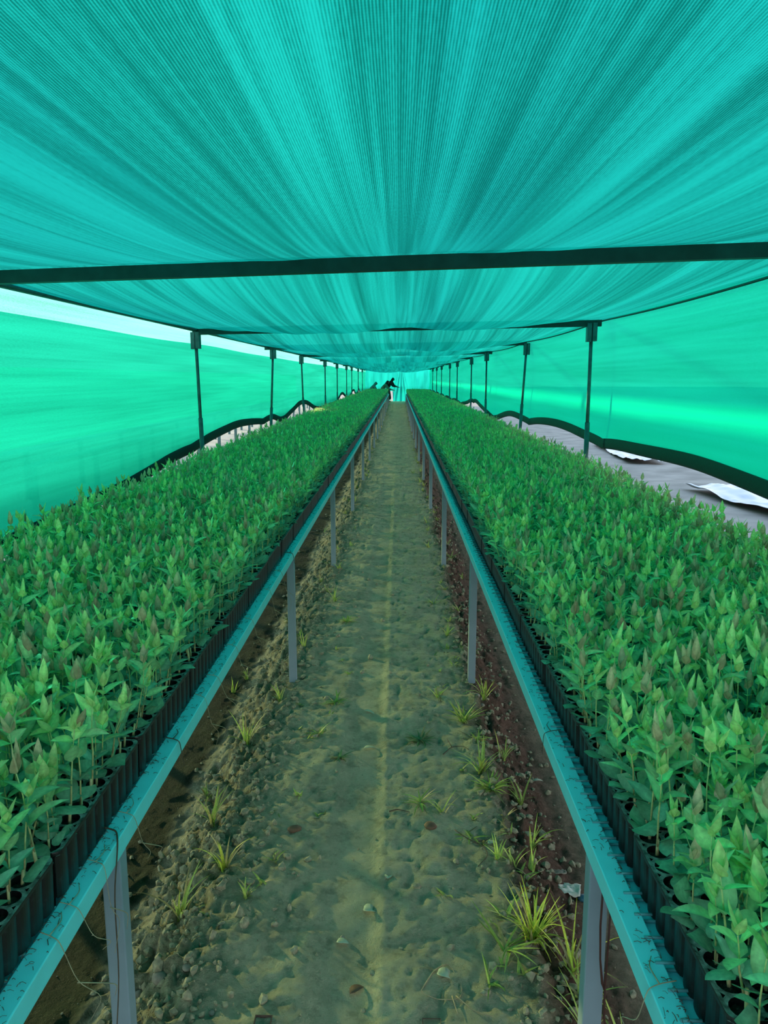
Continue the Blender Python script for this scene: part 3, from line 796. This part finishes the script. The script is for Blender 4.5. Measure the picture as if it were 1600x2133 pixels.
# ------------------------------------------------------------------ small things on the ground
def lump(name, x, y, r, m_, lab, cat, group=None, seed=0, sq=.7, parent=None):
    rs = np.random.default_rng(seed); bm = bmesh.new(); bmesh.ops.create_icosphere(bm, subdivisions=2, radius=1)
    V = np.array([v.co[:] for v in bm.verts]); Fc = np.array([[v.index for v in f.verts] for f in bm.faces]); bm.free()
    V = V * (1 + .22 * fbm(V[:, 0] * 1.3 + seed, V[:, 1] * 1.3 + V[:, 2], seed, 2)[:, None]) * rs.uniform(.7, 1.2, 3) * (1, 1, sq) * r
    b = MB(); b.add(V, Fc); o = b.build(name, M[m_], None, True); o.location = (x, y, gz(x, y) + r * sq * .45); o.rotation_euler = (0, 0, rs.uniform(0, 6))
    return tag(o, lab, cat, group)
PB = [(-.635, 1.795, .019, 'pebble', 'largest pale pebble on the near left bank'), (-.56, 1.80, .012, 'pebble', 'small pale pebble right of the largest one on the left bank'),
      (-.70, 1.81, .016, 'pebble', 'pale pebble beside the near left leg foot'), (-.46, 1.66, .010, 'pebble', 'smallest pebble in the near left dirt by the square hole'),
      (-.155, 1.935, .009, 'pebble', 'pale pebble in the wheel track near the dry leaves'), (.42, 2.06, .013, 'pebble', 'grey pebble at the top of the right bank'),
      (.55, 2.02, .017, 'pebble', 'grey stone on the red bank near the paper scrap'), (.46, 2.50, .012, 'pebble', 'round pinkish pebble low on the red bank'),
      (.39, 3.60, .018, 'pebble', 'grey stone at the foot of the second right leg'), (.41, 3.52, .014, 'pebble', 'smaller grey stone in front of the second right leg')]
for k, (x, y, r_, m_, lab) in enumerate(PB): lump('pebble', x, y, r_, m_, lab, 'pebble', 'pebbles beside the path', 40 + k)
lump('soil_clod', .115, 2.47, .022, 'brown_leaf', 'dark crumpled clod of dead leaves on the right half of the path', 'clod', None, 77, .5)
lump('soil_clod', -.36, 2.45, .022, 'brown_leaf', 'dark crumpled dead leaf clod on the left half of the path', 'clod', None, 78, .5)

def fallen(x, y, ln, wd, rz, cut, lab, m_='pale_leaf', tilt=.15):
    v, q = leafstrip((0, 0, .003), np.array([math.cos(rz), math.sin(rz), tilt]), np.array([0, .1, 1.]), ln, wd, .35, .8, 6, cut, .7)
    b = MB(); b.add(v, q); o = b.build('fallen_leaf', M[m_], None, True); o.location = (x, y, gz(x, y) + .004)
    sd = o.modifiers.new('thick', 'SOLIDIFY'); sd.thickness = .0006
    return tag(o, lab, 'leaf', 'fallen leaves on the path')
fallen(-.10, 2.035, .055, .02, .3, .6, 'pale cut leaf lying in the wheel track')
fallen(-.17, 1.91, .038, .012, .1, 1, 'small pale leaf left of the pebble in the wheel track')
fallen(.105, 1.78, .055, .019, .0, .6, 'pale three-cornered cut leaf on the near right of the path')
fallen(-.145, 3.05, .06, .011, .4, 1, 'narrow pale leaf in the middle of the wheel track farther along')
fallen(-.16, 3.42, .07, .009, -.5, 1, 'narrow curled pale leaf beside the track near the second legs')
fallen(-.03, 2.18, .03, .012, 1.4, .7, 'tiny pale leaf on the ridge of the track')
fallen(.305, 2.37, .04, .012, .4, 1, 'small whitish leaf left of the red bank')
fallen(.56, 2.95, .05, .010, .3, 1, 'thin pale leaf on the grey soil beyond the red bank')
fallen(-.12, 1.72, .05, .013, .8, 1, 'crumpled leaf in the near end of the wheel track', 'brown_leaf')

def sheet(name, cx, cy, w, h, rz, m_, lab, cat, bumpz=.012, seed=0, n=14, z=.012, m=None):
    X, Y = np.meshgrid(np.linspace(-.5, .5, n), np.linspace(-.5, .5, m or n), indexing='ij')
    X = X * w * (1 + .08 * vnoise(Y * 6, X * 0, seed)); Y = Y * h * (1 + .08 * vnoise(X * 6 / w, Y * 0, seed + 2))
    Z = bumpz * fbm(X * 6 / w, Y * 6 / h, seed, 3)
    ca, sa = math.cos(rz), math.sin(rz); WX = cx + X * ca - Y * sa; WY = cy + X * sa + Y * ca
    b = MB(); b.grid(np.stack([X * ca - Y * sa, X * sa + Y * ca, Z], -1)); o = b.build(name, M[m_], None, True); o.location = (cx, cy, gz(cx, cy) + z)
    sd = o.modifiers.new('thick', 'SOLIDIFY'); sd.thickness = .0008
    return tag(o, lab, cat)
sheet('paper_scrap', .555, 2.27, .085, .06, -.25, 'paper', 'whitish torn paper scrap with blue-green stains beside the nearest right leg', 'paper', .012, 4)
sheet('paper_scrap', .54, 2.345, .055, .022, .1, 'pebble', 'thin brown paper strip just behind the whitish scrap', 'paper', .008, 9)
lump('plastic_lump', .60, 2.235, .016, 'blue_plastic', 'dark blue scrap of plastic between the paper and the bench leg', 'plastic', None, 5)
# square tube stub set in the path, its rim flush with the dirt
b = MB()
for x0, x1, y0, y1 in ((-.021, .021, .016, .0185), (-.021, .021, -.0185, -.016), (-.021, -.0185, -.016, .016), (.0185, .021, -.016, .016)): b.box(x0, x1, y0, y1, -.05, .010)
b.box(-.0185, .0185, -.016, .016, -.05, -.012)
o = b.build('square_tube_stub', M['tube_steel']); o.location = (-.325, 1.615, gz(-.325, 1.615)); tag(o, 'open end of a rusty square tube set flush in the near path', 'tube')
b = MB(); P = [(-.022, -.014), (.022, -.014), (.022, .014), (-.022, .014)]
pp = [(x, y, .004) for x, y in P]; b.tube(pp + pp[:1], .0016, 5)
o = b.build('tube_ring', M['dark_root'], None, False); o.location = (.085, 1.625, gz(.085, 1.625)); tag(o, 'thin dark square ring pressed into the near right of the path', 'ring')

def stringy(name, pts, r, m_, lab, cat, group=None, n=5, extra=()):
    b = MB(); P0 = np.array(pts[0], float)
    for q in (pts,) + tuple(extra):
        P = np.array(q, float); tt = np.linspace(0, len(P) - 1, (len(P) - 1) * 5 + 1)
        S = np.stack([np.interp(tt, range(len(P)), P[:, k]) for k in range(3)], 1)
        S[1:-1] = (S[:-2] + S[2:] + 2 * S[1:-1]) / 4; S[1:-1] = (S[:-2] + S[2:] + 2 * S[1:-1]) / 4
        b.tube(S - P0, np.linspace(r, r * .5, len(S)), n)
    o = b.build(name, M[m_], None, True); o.location = P0; return tag(o, lab, cat, group)
# withered vine and roots on the near right of the path
def gp(x, y, dz=.004): return (x, y, gz(x, y) + dz)
stringy('dead_vine', [gp(.07, 1.74), gp(.10, 1.80), gp(.14, 1.83), gp(.17, 1.75), gp(.16, 1.70), gp(.10, 1.70), gp(.06, 1.715), gp(.07, 1.74)], .0016, 'root', 'looped withered vine lying on the near right of the path', 'vine',
        extra=([gp(.15, 1.71), gp(.19, 1.66), gp(.235, 1.645)], [gp(.14, 1.71), gp(.15, 1.65)]))
stringy('dead_vine', [gp(.155, 1.55), gp(.17, 1.60), gp(.20, 1.62), gp(.19, 1.57), gp(.16, 1.545)], .0016, 'root', 'small loop of withered stem at the bottom edge of the path', 'vine')
stringy('dead_vine', [gp(.20, 2.45), gp(.24, 2.40), gp(.29, 2.36), gp(.30, 2.30), gp(.26, 2.25)], .002, 'dark_root', 'dark withered vine curving across the right half of the path', 'vine', extra=([gp(.26, 2.385), gp(.31, 2.41)],))
stringy('twig', [gp(.19, 3.0), gp(.23, 3.06), gp(.28, 3.06), gp(.30, 3.02)], .002, 'dark_root', 'forked dark twig among grass on the right of the path', 'twig', extra=([gp(.23, 3.06), gp(.215, 3.14)],))
stringy('twig', [gp(-.03, 2.56), gp(.0, 2.57), gp(.045, 2.56)], .0025, 'dark_root', 'short dark twig across the ridge of the track', 'twig')
# roots hanging from the trays over the left rail
xl = RAIL_L - .031
def hang(y, drop, reach, sway, r, m_, lab, seed, side='left'):
    rs = np.random.default_rng(seed)
    s = 1 if side == 'left' else -1; x0 = xl if side == 'left' else RAIL_R + .04; xe = RAIL_L if side == 'left' else RAIL_R
    pts = [(x0, y, RZ + .006), (xe - s * .014, y - .01 * sway, RZ + .005), (xe + s * .004, y - .02 * sway, RZ + .001), (xe + s * (.006 + reach * .4), y - .03 * sway, RZ - .04 - drop * .3),
           (xe + s * (.006 + reach), y - .02 * sway + rs.normal(0, .01), RZ - .04 - drop * .65), (xe + s * (.006 + reach * .7), y - .035 * sway, RZ - .04 - drop)]
    ex = [(pts[1], (xe - s * .01, y + .03, RZ + .004), (xe - s * .02, y + .05, RZ + .004))]
    if drop > .04: ex.append((pts[3], (xe + s * (.02 + reach), y + .015, RZ - .06 - drop * .4), (xe + s * (.012 + reach), y + .02, RZ - .06 - drop * .7)))
    stringy('hanging_root', pts, r, m_, lab, 'root', f'roots hanging over the {side} rail', 4, extra=tuple(ex))
hang(1.06, .09, .06, .6, .0011, 'root', 'tangle of pale roots hanging over the left rail, nearest the viewer', 1)
hang(1.13, .03, .05, .4, .001, 'root', 'short pale root curl on the left rail before the front leg', 2)
hang(1.245, .13, .012, .5, .001, 'root', 'thin pale root hanging in front of the nearest left leg', 3)
stringy('hanging_root', [(xl - .01, 1.345, RZ + .006), (xl + .02, 1.335, RZ + .005), (RAIL_L + .004, 1.30, RZ + .001), (RAIL_L + .006, 1.262, RZ - .08), (RAIL_L + .005, 1.2635, RZ - .25), (RAIL_L - .012, 1.262, RZ - .42), (RAIL_L - .02, 1.262, RZ - .5)], .0019, 'dark_root',
        'long brown root trailing down the nearest left bench leg', 'root', 'roots hanging over the left rail')
hang(1.40, .05, .03, .4, .001, 'root', 'short pale root tuft just beyond the nearest left leg', 4)
hang(1.72, .02, .01, .4, .0016, 'dark_root', 'stubby dark root clump on the left rail', 5)
hang(1.98, .10, .03, .8, .0009, 'root', 'slim pale root hanging from the left rail over the trench, third strand', 6)
hang(2.12, .07, .05, .3, .0009, 'root', 'pale root strand reaching out from the left rail over mud, fourth strand', 7)
hang(2.38, .06, .03, .5, .0009, 'root', 'pale root strand over the trench, fifth along the left rail', 8)
hang(2.66, .07, .03, .5, .0009, 'root', 'pale root strand over the trench, sixth along the left rail', 9)
hang(3.05, .13, .03, .5, .0009, 'root', 'forked pale root over the trench, seventh along the left rail', 10)
hang(3.35, .15, .04, .2, .0009, 'root', 'long pale root shortly before the second left leg', 11)
hang(3.72, .03, .015, .4, .0018, 'dark_root', 'dark root looped over the left rail at the second leg', 12)
hang(.98, .03, .03, .5, .0012, 'root', 'pale root strand crossing the right rail nearest the viewer', 13, 'right')
hang(1.78, .01, .0, .5, .0012, 'dark_root', 'dark curled root on the right rail before the second tray joint', 14, 'right')
# crumbs and root hairs lying on the rails
b = MB()
for k in range(1500):
    left = rng.random() < .62; y = .85 + 9 * rng.random() ** 1.8
    e = rng.random() ** 3 * .034
    x = (RAIL_L - .037 + e) if left else (RAIL_R + .037 - e)
    l = rng.uniform(.002, .014); a = rng.normal(0 if left else 3.14, .9)
    p = np.array([x, y, RZ + .0012]); q = p + (math.cos(a) * l, math.sin(a) * l, rng.uniform(0, .003))
    q[0] = np.clip(q[0], RAIL_L - .04, RAIL_L - .001) if left else np.clip(q[0], RAIL_R + .001, RAIL_R + .04)
    b.tube([p, (p + q) / 2 + (0, 0, .002), q], rng.uniform(.0003, .0007), 4, caps=False)
tag(b.build('root_debris', M['dark_root']), 'root hairs and soil crumbs lying along both bench rails', 'debris', kind='stuff')

# ------------------------------------------------------------------ outside: plastic sheeting on the right, next bench on the left
sheet('plastic_sheet', 4.75, 9.0, 1.1, 3.6, .12, 'white_plastic', 'white rippled plastic sheet lying on the sand outside the right net', 'plastic sheet', .09, 3, 40, .08, 120)
sheet('plastic_sheet', 4.7, 16, .7, 4, -.1, 'white_plastic', 'white plastic sheet on the sand farther along outside the right net', 'plastic sheet', .08, 6, 30, .08, 80)
nb = empty('neighbouring_bench', (-3.9, 8, 0)); tag(nb, 'grey steel bench outside on the sand seen under the left net', 'bench')
b = MB(); b.box(-.9, -.86, 0, 40, .62, .66); b.box(0, .04, 0, 40, .62, .66); b.build('rail', M['leg'], nb)
for k in range(24):
    for x in (-.9, 0): b = MB(); b.box(x, x + .055, k * 1.7, k * 1.7 + .055, -.05, .62); b.build('leg', M['post'], nb)
sheetb = MB(); X, Y = np.meshgrid(np.linspace(0, 1, 3), np.linspace(0, 1, 40), indexing='ij')
sheetb.grid(np.stack([np.full_like(X, -6.6), -6 + 56 * Y, .35 + 1.38 * X], -1))  # full span and height added to filter low sun off path and trench
tag(sheetb.build('neighbouring_net', M['sun_filter_net'], None, True), 'teal cloth of the next shade house seen under the left net', 'shade cloth', kind='structure')

# ------------------------------------------------------------------ people at the far end
def skin(name, chain, mat_, parent=None, sub=1):
    """chain: list of polylines of (x,y,z,r); equal points merge; grown into one surface"""
    bm = bmesh.new(); lay = bm.verts.layers.skin.verify(); idx = {}
    def V(p):
        k = tuple(round(c_, 4) for c_ in p[:3])
        if k not in idx:
            v = bm.verts.new(p[:3]); v[lay].radius = (p[3], p[3]); idx[k] = v
            if len(idx) == 1: v[lay].use_root = True
        return idx[k]
    for ch in chain:
        for a, c_ in zip(ch[:-1], ch[1:]):
            va, vb = V(a), V(c_)
            if va is not vb and not bm.edges.get((va, vb)): bm.edges.new((va, vb))
    me = bpy.data.meshes.new(name); bm.to_mesh(me); bm.free()
    if mat_: me.materials.append(mat_)
    o = link(name, me, parent)
    md = o.modifiers.new('skin', 'SKIN'); md.use_smooth_shade = True
    if sub: sb = o.modifiers.new('sub', 'SUBSURF'); sb.levels = sub; sb.render_levels = sub
    return o
def person(x, y, face, lab, cloth, scarf, bend=.75, reach=.5, tall=1.0):
    """face: heading of the bow (0 = +X)"""
    g0 = gz(x, y); root = empty('person', (x, y, g0), face); root.scale = (tall, tall, tall)
    tag(root, lab, 'person')
    hip = (-.10, 0, .90); cb, sb = math.cos(bend), math.sin(bend)
    def T(d, w=0, f=0): return (hip[0] + sb * d + cb * f, w, hip[2] + cb * d - sb * f)
    def R(p, r): return (*p, r)
    neck = T(.50); head = T(.60, 0, .01)
    pel = R(hip, .115); ch = [[pel, R(T(.14), .105), R(T(.32), .115), R(T(.44), .085), R(neck, .048), R(T(.56, 0, .01), .062), R(T(.63, 0, .02), .088), R(T(.70, 0, .01), .07)],
                              [R(T(.63, 0, .02), .088), R(T(.615, 0, .105), .016)]]
    for s in (-1, 1):
        ch.append([pel, R((hip[0] + .01, s * .10, .82), .085), R((-.02, s * .11, .46), .056), R((-.06, s * .11, .09), .040), R((.06, s * .12, .04), .032), R((.12, s * .12, .03), .024)])
        sh = T(.42, s * .17); el = (sh[0] + .14, s * .22, sh[2] - .24); wr = (el[0] + .22 * reach * 2, s * .14, el[2] - .06)
        ch.append([R(T(.32), .115), R(sh, .055), R(el, .040), R(wr, .027), R((wr[0] + .06, wr[1], wr[2] - .015), .028)])
        palm = (wr[0] + .06, wr[1], wr[2] - .015)
        for k, (dy, ln) in enumerate(((-.030, .062), (-.010, .075), (.011, .07), (.031, .055))):
            ch.append([R(palm, .028), R((palm[0] + .035, palm[1] + dy, palm[2] - .006), .0095), R((palm[0] + .035 + ln * .55, palm[1] + dy * 1.15, palm[2] - .02), .0085), R((palm[0] + .035 + ln * .85, palm[1] + dy * 1.2, palm[2] - .05), .0075)])
        ch.append([R(palm, .028), R((palm[0] + .005, palm[1] - s * .035, palm[2] - .012), .010), R((palm[0] + .035, palm[1] - s * .055, palm[2] - .025), .0085)])
    skin('body', ch, M['skin'], root)
    rb = [[R(hip, .15), R(T(.16), .135), R(T(.33), .145), R(T(.45), .10)]]
    for s in (-1, 1):
        sh = T(.42, s * .17); el = (sh[0] + .14, s * .22, sh[2] - .24); wr = (el[0] + .20 * reach * 2, s * .15, el[2] - .055)
        rb.append([R(T(.33), .145), R(sh, .078), R(el, .062), R(wr, .046)])
    skin('tunic', rb, cloth, root)
    skin('skirt', [[R(hip, .15), R((-.06, 0, .62), .17), R((-.03, 0, .30), .19), R((-.02, 0, .12), .20)]], cloth, root)
    skin('headscarf', [[R(T(.42), .12), R(T(.52, 0, -.015), .085), R(T(.64, 0, -.012), .098), R(T(.72, 0, -.012), .072)]], scarf, root)
    # face details: eyes and mouth on the front of the head
    b = MB()
    for s in (-1, 1): b.tube([T(.655, s * .032, .100), T(.655, s * .032, .108)], .009, 8)
    b.tube([T(.575, -.022, .078), T(.575, .022, .078)], .005, 6)
    b.build('face_features', M['black_cloth'], root)
    return root
person(-.86, 42.75, -.05, 'person in black headscarf and olive top bending over the left bench end', M['olive_cloth'], M['black_cloth'], .66, .55, .90)
person(-.55, 43.3, -.25, 'person all in black with black headscarf leaning over the left bench end nearest the path', M['black_cloth'], M['black_cloth'], .62, .5, .90)
person(-1.52, 43.0, .1, 'person in grey-teal clothes and hood bending at the far left corner', M['grey_cloth'], M['grey_cloth'], .70, .4, .86)

# ------------------------------------------------------------------ light
w = bpy.data.worlds.new('World'); scene.world = w; w.use_nodes = True; nt = w.node_tree; nt.nodes.clear()
out = N(nt, 'ShaderNodeOutputWorld'); bg = N(nt, 'ShaderNodeBackground')
tc = N(nt, 'ShaderNodeTexCoord'); sx = N(nt, 'ShaderNodeSeparateXYZ'); L(nt, tc.outputs['Generated'], sx.inputs[0])
cr = N(nt, 'ShaderNodeValToRGB'); e = cr.color_ramp.elements
e[0].position = 0.; e[0].color = (1.0, .93, .80, 1); e[1].position = .9; e[1].color = (.46, .74, 1.05, 1)
k = e.new(.12); k.color = (.95, .95, .95, 1); k = e.new(.4); k.color = (.66, .86, 1.05, 1)
L(nt, sx.outputs[2], cr.inputs[0]); L(nt, cr.outputs[0], bg.inputs['Color']); bg.inputs['Strength'].default_value = 1.5
L(nt, bg.outputs[0], out.inputs[0])
sd = bpy.data.lights.new('Sun', 'SUN'); sd.energy = 9.5; sd.color = (1, .80, .55); sd.angle = math.radians(1.1)
so = bpy.data.objects.new('Sun', sd); COL.objects.link(so)
tosun = Vector((-.70, .71, 0)).normalized() * math.cos(math.radians(6.4)) + Vector((0, 0, math.sin(math.radians(6.4))))
so.rotation_euler = tosun.to_track_quat('Z', 'Y').to_euler(); so.location = (-20, 20, 10)

# ------------------------------------------------------------------ camera
cd = bpy.data.cameras.new('Camera'); cam = bpy.data.objects.new('Camera', cd); COL.objects.link(cam)
cd.sensor_fit = 'VERTICAL'; cd.sensor_height = 36; cd.lens = 36 * 1600 / 2133; cd.clip_start = .02; cd.clip_end = 400
Rm = Matrix([[RT[k], UPV[k], -FW[k]] for k in range(3)])
cam.matrix_world = Matrix.Translation(CAM) @ Rm.to_4x4()
scene.camera = cam

vs = scene.view_settings; vs.view_transform = 'Standard'; vs.look = 'None'; vs.gamma = 1; vs.use_curve_mapping = False; vs.exposure = .72
cy = scene.cycles; cy.use_denoising = True
cy.max_bounces = 10; cy.diffuse_bounces = 5; cy.transmission_bounces = 6; cy.transparent_max_bounces = 12
cy.sample_clamp_indirect = 6.; cy.caustics_reflective = False; cy.caustics_refractive = False
